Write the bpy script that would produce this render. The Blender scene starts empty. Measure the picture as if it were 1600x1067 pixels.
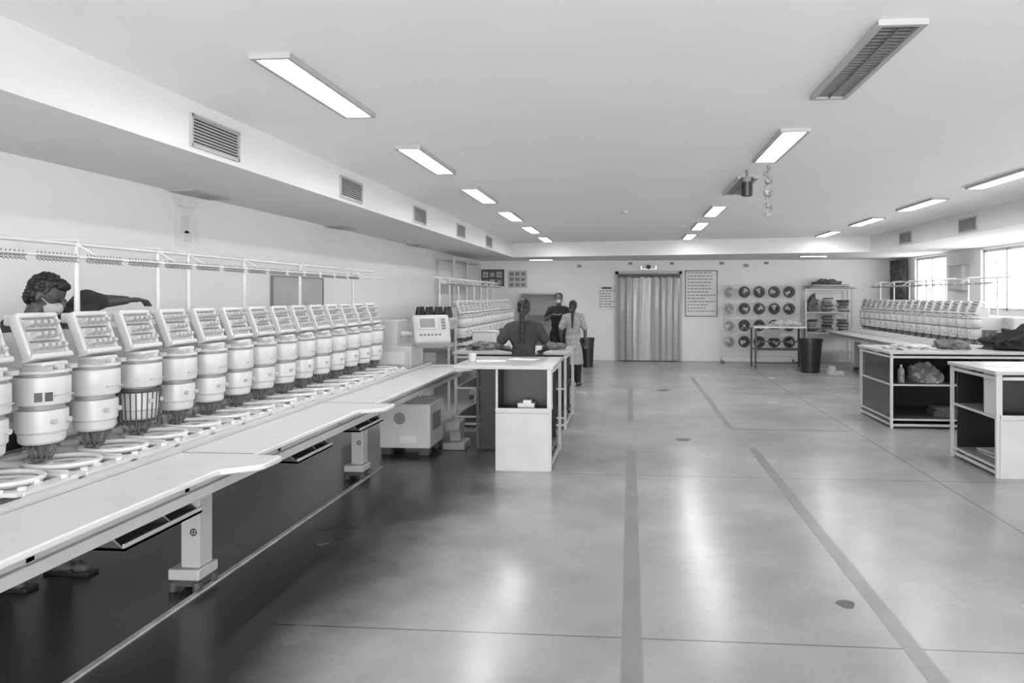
import bpy, bmesh, math, random
from mathutils import Vector, Matrix, noise
random.seed(4)
C = bpy.context.scene.collection
V = Vector
# ---------------------------------------------------------------- materials
def M(name, g, rough=.5, metal=0., var=.06, scale=6., emis=0., bump=0., spec=.5, alpha=1.):
    m = bpy.data.materials.new(name); m.use_nodes = True
    nt = m.node_tree; b = nt.nodes['Principled BSDF']
    tc = nt.nodes.new('ShaderNodeTexCoord')
    n = nt.nodes.new('ShaderNodeTexNoise'); n.inputs['Scale'].default_value = scale; n.inputs['Detail'].default_value = 4
    nt.links.new(tc.outputs['Object'], n.inputs['Vector'])
    r = nt.nodes.new('ShaderNodeMapRange')
    r.inputs['To Min'].default_value = max(0, g*(1-var)); r.inputs['To Max'].default_value = min(1, g*(1+var))
    r.inputs['From Min'].default_value = .3; r.inputs['From Max'].default_value = .7
    nt.links.new(n.outputs['Fac'], r.inputs['Value'])
    nt.links.new(r.outputs['Result'], b.inputs['Base Color'])
    b.inputs['Roughness'].default_value = rough; b.inputs['Metallic'].default_value = metal
    b.inputs['Specular IOR Level'].default_value = spec
    b.inputs['Alpha'].default_value = alpha
    if emis:
        b.inputs['Emission Color'].default_value = (1, 1, 1, 1); b.inputs['Emission Strength'].default_value = emis
    if bump:
        bp = nt.nodes.new('ShaderNodeBump'); bp.inputs['Strength'].default_value = bump
        nt.links.new(n.outputs['Fac'], bp.inputs['Height']); nt.links.new(bp.outputs['Normal'], b.inputs['Normal'])
    return m
WALL = M('wall_paint', .76, .7, var=.02, scale=1.5)
BULK = M('bulkhead_paint', .71, .75, var=.02, scale=1.5)
CEIL = M('ceiling_paint', .86, .8, var=.015, scale=1.2)
WHITE = M('white_enamel', .54, .3, var=.04)
WHITE2 = M('offwhite_laminate', .5, .35, var=.05)
TABW = M('machine_tabletop', .58, .3, var=.04)
LGREY = M('light_grey_paint', .42, .4)
MGREY = M('mid_grey_paint', .2, .45)
BAND = M('case_band', .28, .4)
NEEDLE = M('needle_steel', .13, .4)
DGREY = M('dark_grey_paint', .06, .5)
BLACK = M('black_plastic', .015, .4)
STEEL = M('brushed_steel', .55, .3, metal=.8)
TUBE = M('white_tube', .6, .35)
DIFF = M('lit_diffuser', .9, .5, emis=15)
TOPM = M('table_laminate', .45, .25, var=.06)
PAPER = M('paper', .7, .7, var=.03)
PAPERG = M('paper_grey', .5, .7, var=.1)
MASK = M('mask_cloth', .4, .8, var=.1)
INK = M('ink', .05, .7)
DIAL = M('dial_enamel', .42, .35)
BAG = M('plastic_bag', .2, .2, var=.5, scale=14, bump=.4)
CLOTHL = M('cloth_light', .4, .9, var=.4, scale=9, bump=.3)
CLOTHD = M('cloth_dark', .012, .9, var=.4, scale=9, bump=.3)
CLOTHM = M('cloth_mid', .12, .9, var=.5, scale=9, bump=.3)
SHIRT = M('shirt_cloth', .03, .9, var=.3, scale=9)
SKIN = M('skin', .09, .5, var=.08)
SKIND = M('skin_dark', .06, .5, var=.08)
HAIR = M('hair', .005, .5, var=.3, scale=40)
STRIP = M('pvc_strip', .33, .14, var=.03, scale=1)
STRIP2 = M('pvc_strip_pale', .55, .14, var=.03, scale=1)
STRIP3 = M('pvc_strip_mid', .4, .14, var=.03, scale=1)
RUBBER = M('tape', .22, .3, var=.1, scale=3)
WLINE = M('white_strip', .42, .5, var=.25, scale=12)
BIN = M('bin_plastic', .02, .35)
GLASSD = M('dark_glass', .03, .12)

# ---------------------------------------------------------------- mesh builder
class MB:
    def __init__(s): s.bm = bmesh.new()
    def _mi(s, verts, mi):
        fs = set(f for v in verts for f in v.link_faces)
        for f in fs: f.material_index = mi
        return verts
    def box(s, c, d, rot=None, mi=0):
        mt = Matrix.Translation(c) @ (rot.to_4x4() if rot else Matrix()) @ Matrix.Diagonal((d[0], d[1], d[2], 1))
        return s._mi(bmesh.ops.create_cube(s.bm, size=1, matrix=mt)['verts'], mi)
    def b2(s, x0, x1, y0, y1, z0, z1, mi=0):
        return s.box(((x0+x1)/2, (y0+y1)/2, (z0+z1)/2), (abs(x1-x0), abs(y1-y0), abs(z1-z0)), mi=mi)
    def cyl(s, p0, p1, r0, r1=None, seg=12, mi=0):
        if r1 is None: r1 = r0
        p0 = V(p0); p1 = V(p1); d = p1-p0; L = d.length
        q = V((0, 0, 1)).rotation_difference(d.normalized())
        mt = Matrix.Translation((p0+p1)/2) @ q.to_matrix().to_4x4()
        return s._mi(bmesh.ops.create_cone(s.bm, cap_ends=True, segments=seg, radius1=r0, radius2=r1, depth=L, matrix=mt)['verts'], mi)
    def sph(s, c, r, rot=None, sub=2, mi=0):
        if not hasattr(r, '__len__'): r = (r, r, r)
        mt = Matrix.Translation(c) @ (rot.to_4x4() if rot else Matrix()) @ Matrix.Diagonal((r[0], r[1], r[2], 1))
        return s._mi(bmesh.ops.create_icosphere(s.bm, subdivisions=sub, radius=1, matrix=mt)['verts'], mi)
    def cap(s, p0, p1, r0, r1):
        s.cyl(p0, p1, r0, r1, 14); s.sph(p0, r0); s.sph(p1, r1)
    def tor(s, c, R, r, rot=None, seg=28, ms=6, sx=1, sy=1, mi=0, a0=0, a1=2*math.pi):
        mt = Matrix.Translation(c) @ (rot.to_4x4() if rot else Matrix())
        rings = []; full = abs(a1-a0-2*math.pi) < 1e-3
        n = seg if full else seg+1
        for i in range(n):
            a = a0+(a1-a0)*i/seg; ring = []
            for j in range(ms):
                b = 2*math.pi*j/ms; rr = R+r*math.cos(b)
                ring.append(s.bm.verts.new(mt @ V((rr*math.cos(a)*sx, rr*math.sin(a)*sy, r*math.sin(b)))))
            rings.append(ring)
        for i in range(seg):
            A = rings[i]; B = rings[(i+1) % n]
            for j in range(ms):
                f = s.bm.faces.new((A[j], B[j], B[(j+1) % ms], A[(j+1) % ms])); f.material_index = mi
    def rev(s, c, prof, seg=24, sx=1., sy=1.):
        rings = []
        for (r, z, mi) in prof:
            rings.append([s.bm.verts.new(V(c)+V((max(r, 1e-4)*math.cos(2*math.pi*k/seg)*sx, max(r, 1e-4)*math.sin(2*math.pi*k/seg)*sy, z))) for k in range(seg)])
        for i in range(len(prof)-1):
            for k in range(seg):
                f = s.bm.faces.new((rings[i][k], rings[i][(k+1) % seg], rings[i+1][(k+1) % seg], rings[i+1][k])); f.material_index = prof[i+1][2]
    def prism(s, poly, z0, z1, mi=0):
        lo = [s.bm.verts.new((x, y, z0)) for x, y in poly]; hi = [s.bm.verts.new((x, y, z1)) for x, y in poly]
        n = len(poly)
        fs = [s.bm.faces.new(lo[::-1]), s.bm.faces.new(hi)]
        for i in range(n): fs.append(s.bm.faces.new((lo[i], lo[(i+1) % n], hi[(i+1) % n], hi[i])))
        for f in fs: f.material_index = mi
    def obj(s, name, mats, parent=None, loc=(0, 0, 0), bevel=0, rotz=0, sharp=.6, seg=2):
        bmesh.ops.recalc_face_normals(s.bm, faces=s.bm.faces)
        for f in s.bm.faces: f.smooth = True
        for e in s.bm.edges:
            if len(e.link_faces) == 2 and e.calc_face_angle(0) > sharp: e.smooth = False
        me = bpy.data.meshes.new(name); s.bm.to_mesh(me); s.bm.free()
        if not isinstance(mats, (list, tuple)): mats = [mats]
        for m in mats: me.materials.append(m)
        o = bpy.data.objects.new(name, me); C.objects.link(o)
        o.location = loc; o.rotation_euler[2] = rotz
        if parent: o.parent = parent
        if bevel:
            b = o.modifiers.new('bevel', 'BEVEL'); b.width = bevel; b.segments = seg; b.limit_method = 'ANGLE'
        return o
def tag(o, label, cat, group=None, kind=None):
    o['label'] = label; o['category'] = cat
    if group: o['group'] = group
    if kind: o['kind'] = kind
    return o
def thing(name, loc, label, cat, group=None, rotz=0):
    e = bpy.data.objects.new(name, None); e.empty_display_size = .1; C.objects.link(e)
    e.location = loc; e.rotation_euler[2] = rotz
    return tag(e, label, cat, group)
def struct(o): o['kind'] = 'structure'; return o
def copytree(o, parent=None, loc=None):
    c = o.copy(); C.objects.link(c)
    if parent is not None: c.parent = parent
    if loc is not None: c.location = loc
    for ch in list(o.children): copytree(ch, c)
    return c
RX = lambda a: Matrix.Rotation(a, 3, 'X')
RY = lambda a: Matrix.Rotation(a, 3, 'Y')
RZ = lambda a: Matrix.Rotation(a, 3, 'Z')

# ---------------------------------------------------------------- room
XL, XR, YB, Y0 = -3.9, 6.5, 17.45, -4.0
ZC, ZS = 2.87, 2.547
fm = bpy.data.materials.new('polished_concrete'); fm.use_nodes = True
nt = fm.node_tree; bs = nt.nodes['Principled BSDF']
def nd(t, **k):
    n = nt.nodes.new(t)
    for a, b in k.items(): setattr(n, a, b)
    return n
def mth(op, a, b=None):
    n = nd('ShaderNodeMath', operation=op)
    for i, x in enumerate((a, b)):
        if x is None: continue
        if isinstance(x, (int, float)): n.inputs[i].default_value = x
        else: nt.links.new(x, n.inputs[i])
    return n.outputs[0]
tc = nd('ShaderNodeTexCoord'); sep = nd('ShaderNodeSeparateXYZ'); nt.links.new(tc.outputs['Object'], sep.inputs[0])
def nz(scale, det=6, rough=.6, dist=0):
    n = nd('ShaderNodeTexNoise'); n.inputs['Scale'].default_value = scale; n.inputs['Detail'].default_value = det; n.inputs['Roughness'].default_value = rough
    n.inputs['Distortion'].default_value = dist
    nt.links.new(tc.outputs['Object'], n.inputs['Vector']); return n.outputs['Fac']
big = nz(.8, 4, .5); mid = nz(2.6, 3, .5); fine = nz(30, 3)
def mr(x, a, b, c, d, smooth=False):
    n = nd('ShaderNodeMapRange'); nt.links.new(x, n.inputs['Value'])
    if smooth: n.interpolation_type = 'SMOOTHSTEP'
    for k, v in zip(('From Min', 'From Max', 'To Min', 'To Max'), (a, b, c, d)): n.inputs[k].default_value = v
    return n.outputs['Result']
base = mth('ADD', mr(big, .15, .85, .22, .4), mr(mid, .1, .9, -.045, .045))
base = mth('ADD', base, mr(fine, .2, .8, -.015, .015))
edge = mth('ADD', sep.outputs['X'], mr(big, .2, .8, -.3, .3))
painted_shade = mr(edge, -1.75, -.9, 1, 0, True)  # shade and dark reflection of the machine table, painted into the floor colour
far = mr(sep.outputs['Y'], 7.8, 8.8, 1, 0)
painted_shade = mth('MULTIPLY', painted_shade, far)
base = mth('MULTIPLY', base, mth('SUBTRACT', 1, mth('MULTIPLY', painted_shade, .88)))
def joint(sock, pos, w=.006):
    d = mth('ABSOLUTE', mth('SUBTRACT', sock, pos)); return mth('LESS_THAN', d, w)
j = joint(sep.outputs['Y'], 3.3)
for y in (6.3, 9.35, 12.4, 15.4): j = mth('MAXIMUM', j, joint(sep.outputs['Y'], y))
for x in (2.72, -1.94): j = mth('MAXIMUM', j, joint(sep.outputs['X'], x))
base = mth('MULTIPLY', base, mth('SUBTRACT', 1, mth('MULTIPLY', j, .5)))
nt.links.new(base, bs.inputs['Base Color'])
nt.links.new(mr(big, .2, .8, .2, .3), bs.inputs['Roughness'])
bs.inputs['Specular IOR Level'].default_value = .5
bs.inputs['IOR'].default_value = 1.5
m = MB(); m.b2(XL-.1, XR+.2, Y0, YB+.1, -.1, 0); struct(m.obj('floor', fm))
m = MB(); m.b2(XL-.1, XR+.2, Y0, YB+.1, ZC, ZC+.1); struct(m.obj('ceiling', CEIL))
m = MB(); m.b2(XL-.1, XL, Y0, YB, 0, ZC); struct(m.obj('wall_left', WALL))
m = MB(); m.b2(XL-.1, XR+.2, YB, YB+.1, 0, ZC); struct(m.obj('wall_back', WALL))
wins = [(4.6, 8.2), (9.4, 13.25), (14.65, 16.2)]; WZ0, WZ1 = 1.38, 2.5  # first opening is an unseen window, added to let in more light
m = MB(); ys = [Y0]
for a, b in wins: ys += [a, b]
ys.append(YB)
for i in range(0, len(ys), 2): m.b2(XR, XR+.2, ys[i], ys[i+1], 0, ZC)
for a, b in wins: m.b2(XR, XR+.2, a, b, 0, WZ0); m.b2(XR, XR+.2, a, b, WZ1, ZC)
struct(m.obj('wall_right', WALL))
for k, (a, b) in enumerate(wins):
    m = MB()
    m.b2(XR+.05, XR+.1, a, b, WZ0, WZ0+.05); m.b2(XR+.05, XR+.1, a, b, WZ1-.05, WZ1)
    n = max(2, round((b-a)/.75))
    for i in range(n+1):
        y = a+.025+(b-a-.05)*i/n; m.b2(XR+.05, XR+.1, y-.02, y+.02, WZ0, WZ1)
    n2 = n*4
    for i in range(n2):
        y = a+(b-a)*(i+.5)/n2; m.b2(XR+.11, XR+.12, y-.006, y+.006, WZ0, WZ1)
    for i in range(n*2):
        y = a+(b-a)*i/(n*2); L = (b-a)/(n*2)
        m.cyl((XR+.13, y, WZ0), (XR+.13, y+L, WZ1), .006, seg=4); m.cyl((XR+.13, y+L, WZ0), (XR+.13, y, WZ1), .006, seg=4)
    for z in (1.65, 1.95, 2.25): m.b2(XR+.11, XR+.12, a, b, z-.006, z+.006)
    struct(m.obj('window_%d' % (k+1), PAPERG))
m = MB(); m.b2(XL, -2.73, Y0, YB, ZS, ZC); struct(m.obj('trim_1', BULK))
m = MB(); m.b2(4.9, XR, Y0, YB, ZS, ZC); struct(m.obj('trim_2', BULK))
m = MB(); m.prism([(-2.73, 15.78), (4.9, 14.4), (4.9, YB), (-2.73, YB)], ZS, ZC); struct(m.obj('trim_3', BULK))

def tape(x0, x1, y0, y1, mat=RUBBER, lab='worn grey marking tape stuck on polished floor'):
    m = MB(); m.b2(x0, x1, y0, y1, 0, .001); tag(m.obj('floor_tape', mat), lab, 'floor tape', 'floor marking tapes')
tape(-.04, .055, -1, 7.3); tape(-.035, .04, 8.9, 12.2)
tape(1.27, 1.36, -1, 7.5); tape(1.2, 1.28, 8.6, 14); tape(1.28, 2.7, 8.52, 8.6)
m = MB(); m.b2(-2.4, -2.37, 0, 6.4, 0, .012); tag(m.obj('floor_strip', WLINE), 'thin white line strip laid along dark floor', 'floor strip')

# ceiling lights
def make_light(on):
    e = thing('ceiling_light', (0, 0, ZC), 'x', 'ceiling light')
    m = MB(); w, L = .108, .58; f = .026
    for sx in (-1, 1): m.box((sx*(w-f/2), 0, -.012), (f, 2*L, .03))
    for sy in (-1, 1): m.box((0, sy*(L-f/2), -.012), (2*w-2*f, f, .03))
    m.obj('light_frame', LGREY, e)
    m = MB()
    if on:
        m.box((0, 0, -.008), (2*w-2*f-.002, 2*L-2*f-.002, .008)); m.obj('light_diffuser', DIFF, e)
    else:
        m.box((0, 0, -.003), (2*w-2*f, 2*L-2*f, .004), mi=1)
        m.box((0, 0, -.016), (.006, 2*L-2*f, .02))
        for k in range(26): m.box((0, -L+.05+k*(2*L-.1)/25, -.012), (2*w-2*f, .004, .012))
        m.obj('light_louver', [MGREY, BLACK], e)
    return e
pts = [(-1.81, 3.30+2.13*i, True) for i in range(6)] + [(1.2, 3.11, False), (1.2, 5.08, True), (1.2, 7.07, False), (1.2, 9.29, True), (1.2, 11.4, True), (1.2, 13.5, True)] \
    + [(3.85, y, True) for y in (6.82, 8.83, 10.93, 13.1)]
protos = {True: make_light(True), False: make_light(False)}; used = set()
for x, y, on in pts:
    loc = (x, y+.58, ZC)
    if on not in used: o = protos[on]; o.location = loc; used.add(on)
    else: o = copytree(protos[on], loc=loc)
    o['label'] = 'long fluorescent luminaire set in ceiling, lit' if on else 'long fluorescent luminaire with louver grid, switched off'
    o['group'] = 'ceiling luminaires'
DIM = M('dim_diffuser', .9, emis=3)
for x, y in ((-2.2, 16.75), (4.1, 15.7)):
    e = thing('soffit_light', (x, y, ZS), 'small square lamp panel set in lowered ceiling', 'ceiling light', 'soffit lamps')
    m = MB(); m.box((0, 0, -.008), (.62, .2, .016)); m.obj('light_frame', LGREY, e)
    m = MB(); m.box((0, 0, -.018), (.55, .14, .006)); m.obj('light_diffuser', DIM, e)

def vent(loc, sgn, lab):
    e = thing('air_vent', loc, lab, 'air vent', 'air vents')
    m = MB(); m.box((sgn*.003, 0, 0), (.006, .5, .19), mi=1)
    for s in (-1, 1):
        m.box((sgn*.008, 0, s*.095), (.02, .52, .018)); m.box((sgn*.008, s*.255, 0), (.02, .018, .2))
    m.obj('vent_frame', [LGREY, DGREY], e)
    m = MB()
    for k in range(9): m.box((sgn*.012, 0, -.08+k*.02), (.012, .49, .008), rot=RY(sgn*.5))
    m.obj('vent_louver', LGREY, e)
for y in (4.28, 6.47, 8.65, 10.8, 13.0): vent((-2.73, y+.02, 2.685), 1, 'rectangular louvred air grille on bulkhead face')
for y in (10.35, 12.6): vent((4.9, y, 2.685), -1, 'rectangular louvred air grille on bulkhead face')
for y in (5.75, 8.65, 11.9):
    m = MB(); m.b2(-3.88, -3.66, y-.28, y+.28, ZS-.012, ZS)
    for k in range(5): m.b2(-3.87+.04*k, -3.86+.04*k, y-.26, y+.26, ZS-.018, ZS-.012)
    tag(m.obj('soffit_vent', LGREY), 'slim grey air slot under lowered ceiling', 'air vent', 'soffit vents')

# ---------------------------------------------------------------- embroidery machine
PITCH = .307
def head_parts():
    m = MB()
    m.b2(-.42, .0, -.07, .07, 1.12, 1.33); m.b2(-.2, -.03, -.055, .055, 1.3, 1.48); m.b2(-.42, -.3, -.06, .06, .98, 1.2)
    head = m.obj('sewing_head', WHITE, bevel=.015)
    m = MB(); R = RY(-.36); c0 = V((-.015, 0, 1.46))
    m.box(c0, (.045, .185, .18), rot=R)
    for s in (-1, 1): m.box(c0+R @ V((.006, s*.1, 0)), (.05, .018, .205), rot=R)
    m.box(c0+R @ V((.004, 0, .098)), (.06, .214, .026), rot=R)
    m.box(c0+R @ V((.01, 0, -.098)), (.07, .218, .026), rot=R)
    m.box((-.08, 0, 1.54), (.06, .17, .05))
    m.box((.02, 0, 1.34), (.1, .14, .024))
    m.obj('tension_panel', WHITE, head, bevel=.012, seg=3)
    m = MB()
    for r in range(3):
        nn = 5 if r != 1 else 4
        for c in range(nn):
            yy = (c-(nn-1)/2)*.035
            p = c0 + R @ V((.02, yy, .056-.055*r)); q = p + R @ V((.034, 0, 0))
            m.cyl(p, q, .0155, .0125, 10); m.sph(q, (.0125), sub=1)
    m.obj('tension_dials', DIAL, head)
    m = MB()
    for r in range(3):
        p = c0 + R @ V((.0235, 0, .083-.055*r)); m.box(p, (.003, .16, .009), rot=R)
    m.obj('thread_slots', MGREY, head)
    m = MB()
    m.rev((0, 0, 0), [(0, 1.318, 0), (.098, 1.318, 0), (.11, 1.314, 0), (.112, 1.308, 0), (.11, 1.302, 0), (.099, 1.3, 1), (.099, 1.288, 1), (.107, 1.286, 2), (.109, 1.279, 0), (.109, 1.17, 0), (.104, 1.162, 0), (.086, 1.158, 0), (.086, 1.14, 1),
                      (.098, 1.136, 2), (.1, 1.12, 0), (.098, 1.04, 0), (.09, 1.03, 0), (.088, .995, 0), (.08, .985, 0), (.06, .982, 0), (0, .982, 0)], 28)
    m.b2(.104, .113, -.05, .05, 1.2, 1.205, mi=2); m.b2(-.01, .1, -.012, .012, 1.318, 1.34)
    m.b2(-.02, .1, -.085, -.05, 1.315, 1.335, mi=2); m.b2(-.02, .1, .05, .085, 1.315, 1.335, mi=2)
    for k in range(16):
        a = 2*math.pi*k/16
        m.b2(0, 0, 0, 0, 0, 0) if False else None
    m.cyl((.08, -.04, 1.085), (.104, -.04, 1.085), .012, mi=2); m.cyl((.08, .04, 1.085), (.104, .04, 1.085), .012, mi=2)
    m.obj('needle_case', [WHITE, BAND, LGREY], head)
    m = MB()
    m.cyl((0, 0, 1.0), (0, 0, .94), .034, .02, 14); m.cyl((0, 0, .945), (0, 0, .885), .011, .006, 8); m.cyl((0, 0, .915), (0, 0, .911), .038, .036, 14)
    for k in range(14):
        a = 2*math.pi*k/14
        m.cyl((.066*math.cos(a), .066*math.sin(a), .99), (.034*math.cos(a), .034*math.sin(a), .9), .003, .0022, 6)
        m.cyl((.066*math.cos(a), .066*math.sin(a), .975), (.062*math.cos(a), .062*math.sin(a), .962), .0065, .0065, 6)
    m.obj('needle_cluster', NEEDLE, head)
    return head
HEAD = head_parts()
def hoop_part():
    m = MB()
    m.tor((.1, 0, .9), .125, .013, sx=1.2, sy=.98, seg=26); m.tor((.1, 0, .882), .1, .009, sx=1.2, sy=.98, seg=26)
    m.b2(-.06, .1, -.065, .065, .868, .88)
    for s in (-1, 1): m.b2(-.06, .32, s*.136-.018, s*.136+.018, .872, .888)
    m.cyl((-.3, 0, .86), (.04, 0, .86), .04, .034, 12)
    m.b2(.25, .33, -.13, .13, .866, .884); m.b2(-.16, -.07, -.15, .15, .85, .872)
    m.cyl((.22, 0, .885), (.28, 0, .885), .012); m.cyl((.26, 0, .88), (.26, 0, .905), .014)
    m.b2(.13, .2, -.11, .11, .848, .858); m.b2(-.26, -.2, -.14, .14, .85, .9)
    m.cyl((.29, -.1, .88), (.29, -.1, .9), .016); m.cyl((.29, .1, .88), (.29, .1, .9), .016)
    m.b2(.02, .26, -.152, -.148, .88, .9); m.b2(.17, .24, -.05, .05, .89, .905)
    return m.obj('embroidery_hoop', TABW, bevel=.003)
HOOP = hoop_part()
def guide_part():
    m = MB()
    for k in range(11):
        y = -.115+.023*k
        m.cyl((0, y, 1.845), (0, y, 1.868), .003, seg=5); m.tor((0, y, 1.835), .007, .0025, rot=RX(math.pi/2), seg=8, ms=4)
        m.cyl((.0, y, 1.832), (.015, y, 1.82), .0025, seg=5)
    m.b2(-.01, .01, -.125, .125, 1.842, 1.85)
    return m.obj('thread_guide_row', MGREY)
GUIDE = guide_part()
first = [True]
def machine(loc, rotz, n, yext0, yext1, label, legs, tabs, posts, trays=(), rearlegs=(), panel_y=None):
    e = thing('embroidery_machine', loc, label, 'embroidery machine', 'multi-head embroidery machines', rotz)
    for i in range(n):
        if first[0] and i == 0: h = HEAD; h.parent = e; h.location = (0, 0, 0)
        else: h = copytree(HEAD, e, (0, i*PITCH, 0))
        if first[0] and i == 0: g = HOOP; g.parent = e
        else: g = copytree(HOOP, e, (0, i*PITCH, 0))
        if first[0] and i == 0: g = GUIDE; g.parent = e; g.location = (-.2, 0, 0)
        else: g = copytree(GUIDE, e, (-.2, i*PITCH, 0))
        if i == 0: first[0] = False
    ya, yb = yext0, (n-1)*PITCH+yext1
    m = MB(); m.b2(-.62, -.38, ya, yb, 1.02, 1.33); m.b2(-.5, -.3, ya+.05, yb-.05, .62, .8)
    m.b2(-.6, -.4, ya+.1, ya+.3, .1, 1.05); m.b2(-.6, -.4, yb-.3, yb-.1, .1, 1.05)
    m.obj('machine_beam', WHITE, e, bevel=.02)
    m = MB(); m.b2(-.55, .38, ya, yb, .80, .845); m.obj('machine_bed', MGREY, e, bevel=.004)
    m = MB()
    m.b2(.335, .37, ya, yb, .845, .872)
    m.obj('frame_rail', WHITE, e)
    poly = [(.38, ya), (.78, ya)]
    for t in tabs:
        poly += [(.78, t-.33), (.79, t-.3), (.915, t-.21), (.935, t-.18), (.94, t-.05), (.935, t-.015), (.915, t), (.79, t+.01), (.78, t+.02)]
    poly += [(.78, yb-.05), (.73, yb), (.38, yb)]
    m = MB(); m.prism(poly, .822, .85); m.obj('front_table', TABW, e, bevel=.007)
    for t in tabs:
        m = MB(); m.b2(.39, .77, t+.012, t+.018, .85, .852); m.obj('panel_joint', MGREY, e)
    m = MB(); m.b2(.66, .72, ya, yb, .725, .77); m.b2(.2, .24, ya, yb, .74, .8)
    m.b2(.68, .7, ya, yb, .77, .822)
    y = ya+.2
    while y < yb: m.b2(.2, .7, y-.02, y+.02, .76, .815); y += .8
    m.obj('table_support_rail', LGREY, e, bevel=.004)
    for x, ls in ((.22, legs), (-.5, rearlegs)):
        for y in ls:
            m = MB(); m.b2(x-.055, x+.055, y-.06, y+.06, .13, .8); m.b2(x-.11, x+.07, y-.09, y+.09, .07, .13, mi=0)
            m.b2(x-.1, x+.06, y-.08, y+.08, .03, .07, mi=1)
            for a in (-.09, .05):
                m.cyl((x+a, y-.07, 0), (x+a, y-.07, .06), .025, mi=1); m.cyl((x+a, y+.07, 0), (x+a, y+.07, .06), .025, mi=1)
            lg = m.obj('leg', [LGREY, DGREY], e, bevel=.01)
            if x > 0:
                m = MB(); m.tor((x+.02, y-.0615, .33), .018, .003, rot=RX(math.pi/2), seg=14, ms=4); m.box((x+.02, y-.0615, .33), (.03, .002, .004)); m.box((x+.02, y-.0615, .33), (.004, .002, .03))
                m.obj('emblem', BLACK, lg)
    for (y0, y1) in trays:
        m = MB(); m.b2(.34, .56, y0, y1, .58, .592, mi=1); m.b2(.55, .56, y0, y1, .58, .61)
        for s in (y0, y0+(y1-y0)*.6, y1-.01):
            vs = [(.34, .58), (.56, .58), (.34, .76)]
            a = [m.bm.verts.new((x, s, z)) for x, z in vs]; b = [m.bm.verts.new((x, s+.01, z)) for x, z in vs]
            for f in ((a[0], a[1], a[2]), (b[2], b[1], b[0])): m.bm.faces.new(f).material_index = 1
            for q in range(3): m.bm.faces.new((a[q], b[q], b[(q+1) % 3], a[(q+1) % 3])).material_index = 0
        m.obj('under_tray', [LGREY, DGREY], e)
    m = MB(); m.cyl((-.34, ya, 1.93), (-.34, yb, 1.93), .011); m.cyl((-.2, ya, 1.85), (-.2, yb, 1.85), .008)
    m.obj('thread_rail', TUBE, e)
    for y in posts:
        m = MB(); m.cyl((-.34, y, 1.3), (-.34, y, 1.95), .014); m.cyl((-.34, y, 1.93), (-.2, y, 1.85), .007)
        m.box((-.42, y-.02, 1.955), (.2, .05, .01), rot=RY(.05)); m.b2(-.38, -.3, y-.03, y+.03, 1.33, 1.34)
        m.obj('rail_post', TUBE, e)
    if panel_y is not None:
        y = panel_y
        m = MB(); m.b2(-.12, .3, y-.2, y+.22, .85, 1.1); m.b2(-.3, .12, y-.14, y+.2, 1.08, 1.38); m.cyl((.05, y, 1.22), (.4, y+.08, 1.22), .03)
        m.obj('end_housing', LGREY, e, bevel=.04, seg=3)
        m = MB(); m.b2(-.05, .22, y-.205, y-.2, .9, 1.04); m.obj('housing_cover', WHITE, e)
        R = RZ(.5) @ RX(-.45); c = V((.46, y+.0, 1.27))
        m = MB(); m.box(c, (.41, .1, .34), rot=R); m.box(c+R @ V((0, .08, -.02)), (.36, .17, .28), rot=R)
        p = m.obj('control_panel', LGREY, e, bevel=.03, seg=3)
        m = MB(); m.box(c+R @ V((-.05, -.056, .055)), (.2, .016, .14), rot=R, mi=1); m.box(c+R @ V((-.05, -.062, .055)), (.17, .008, .11), rot=R); m.obj('screen', [MGREY, WHITE2], p)
        m = MB()
        for q in range(4): m.box(c+R @ V((.13, -.056, .1-.035*q)), (.04, .014, .018), rot=R)
        for q in range(6): m.box(c+R @ V((-.13+.042*q, -.056, -.08)), (.022, .014, .018), rot=R)
        m.obj('keypad', MGREY, p)
    return e
M1Y = 2.60
m1 = machine((-2.67, M1Y, 0), 0, 15, -1.5, .9, 'long white multi-head embroidery machine with row of needle heads', legs=(1.09, 3.42), rearlegs=(), tabs=(.7, 2.34, 4.95),
        posts=[.9, 1.54, 1.84, 2.52, 3.42, 4.62], trays=((.1, .62), (1.6, 2.1), (2.6, 3.1)), panel_y=4.85)
m2 = machine((-2.67, 10.6, 0), 0, 15, -.4, .4, 'distant white multi-head embroidery machine with thread rails', legs=(.2, 4.2), tabs=(), posts=[0, .6, 1.2, 1.8, 2.4, 3.0, 3.6, 4.2], panel_y=None)
m3 = machine((5.25, 15.8, 0), math.pi, 17, -.3, .35, 'white multi-head embroidery machine standing near windows', legs=(.2, 4.7), tabs=(), posts=[0, .8, 1.6, 2.4, 3.2, 4.0, 4.9], panel_y=None)
def head_at(i): return [c for c in m1.children if c.name.startswith('sewing_head') and abs(c.location.y-i*PITCH) < .01][0]
m = MB()
m.rev((0, 0, 0), [(.084, 1.15, 0), (.11, 1.15, 0), (.11, 1.138, 0), (.1, 1.13, 0)], 20)
for k in range(24):
    a = 2*math.pi*k/24; m.cyl((.106*math.cos(a), .106*math.sin(a), 1.145), (.092*math.cos(a), .092*math.sin(a), .955), .0035, seg=6)
m.obj('needle_bars', DGREY, head_at(3))
for a_ in (-.95, -.6):
    m = MB(); m.box((.107*math.cos(a_), .107*math.sin(a_), 1.2), (.01, .028, .04), rot=RZ(a_)); m.obj('needle_window', DGREY, head_at(1))

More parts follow.
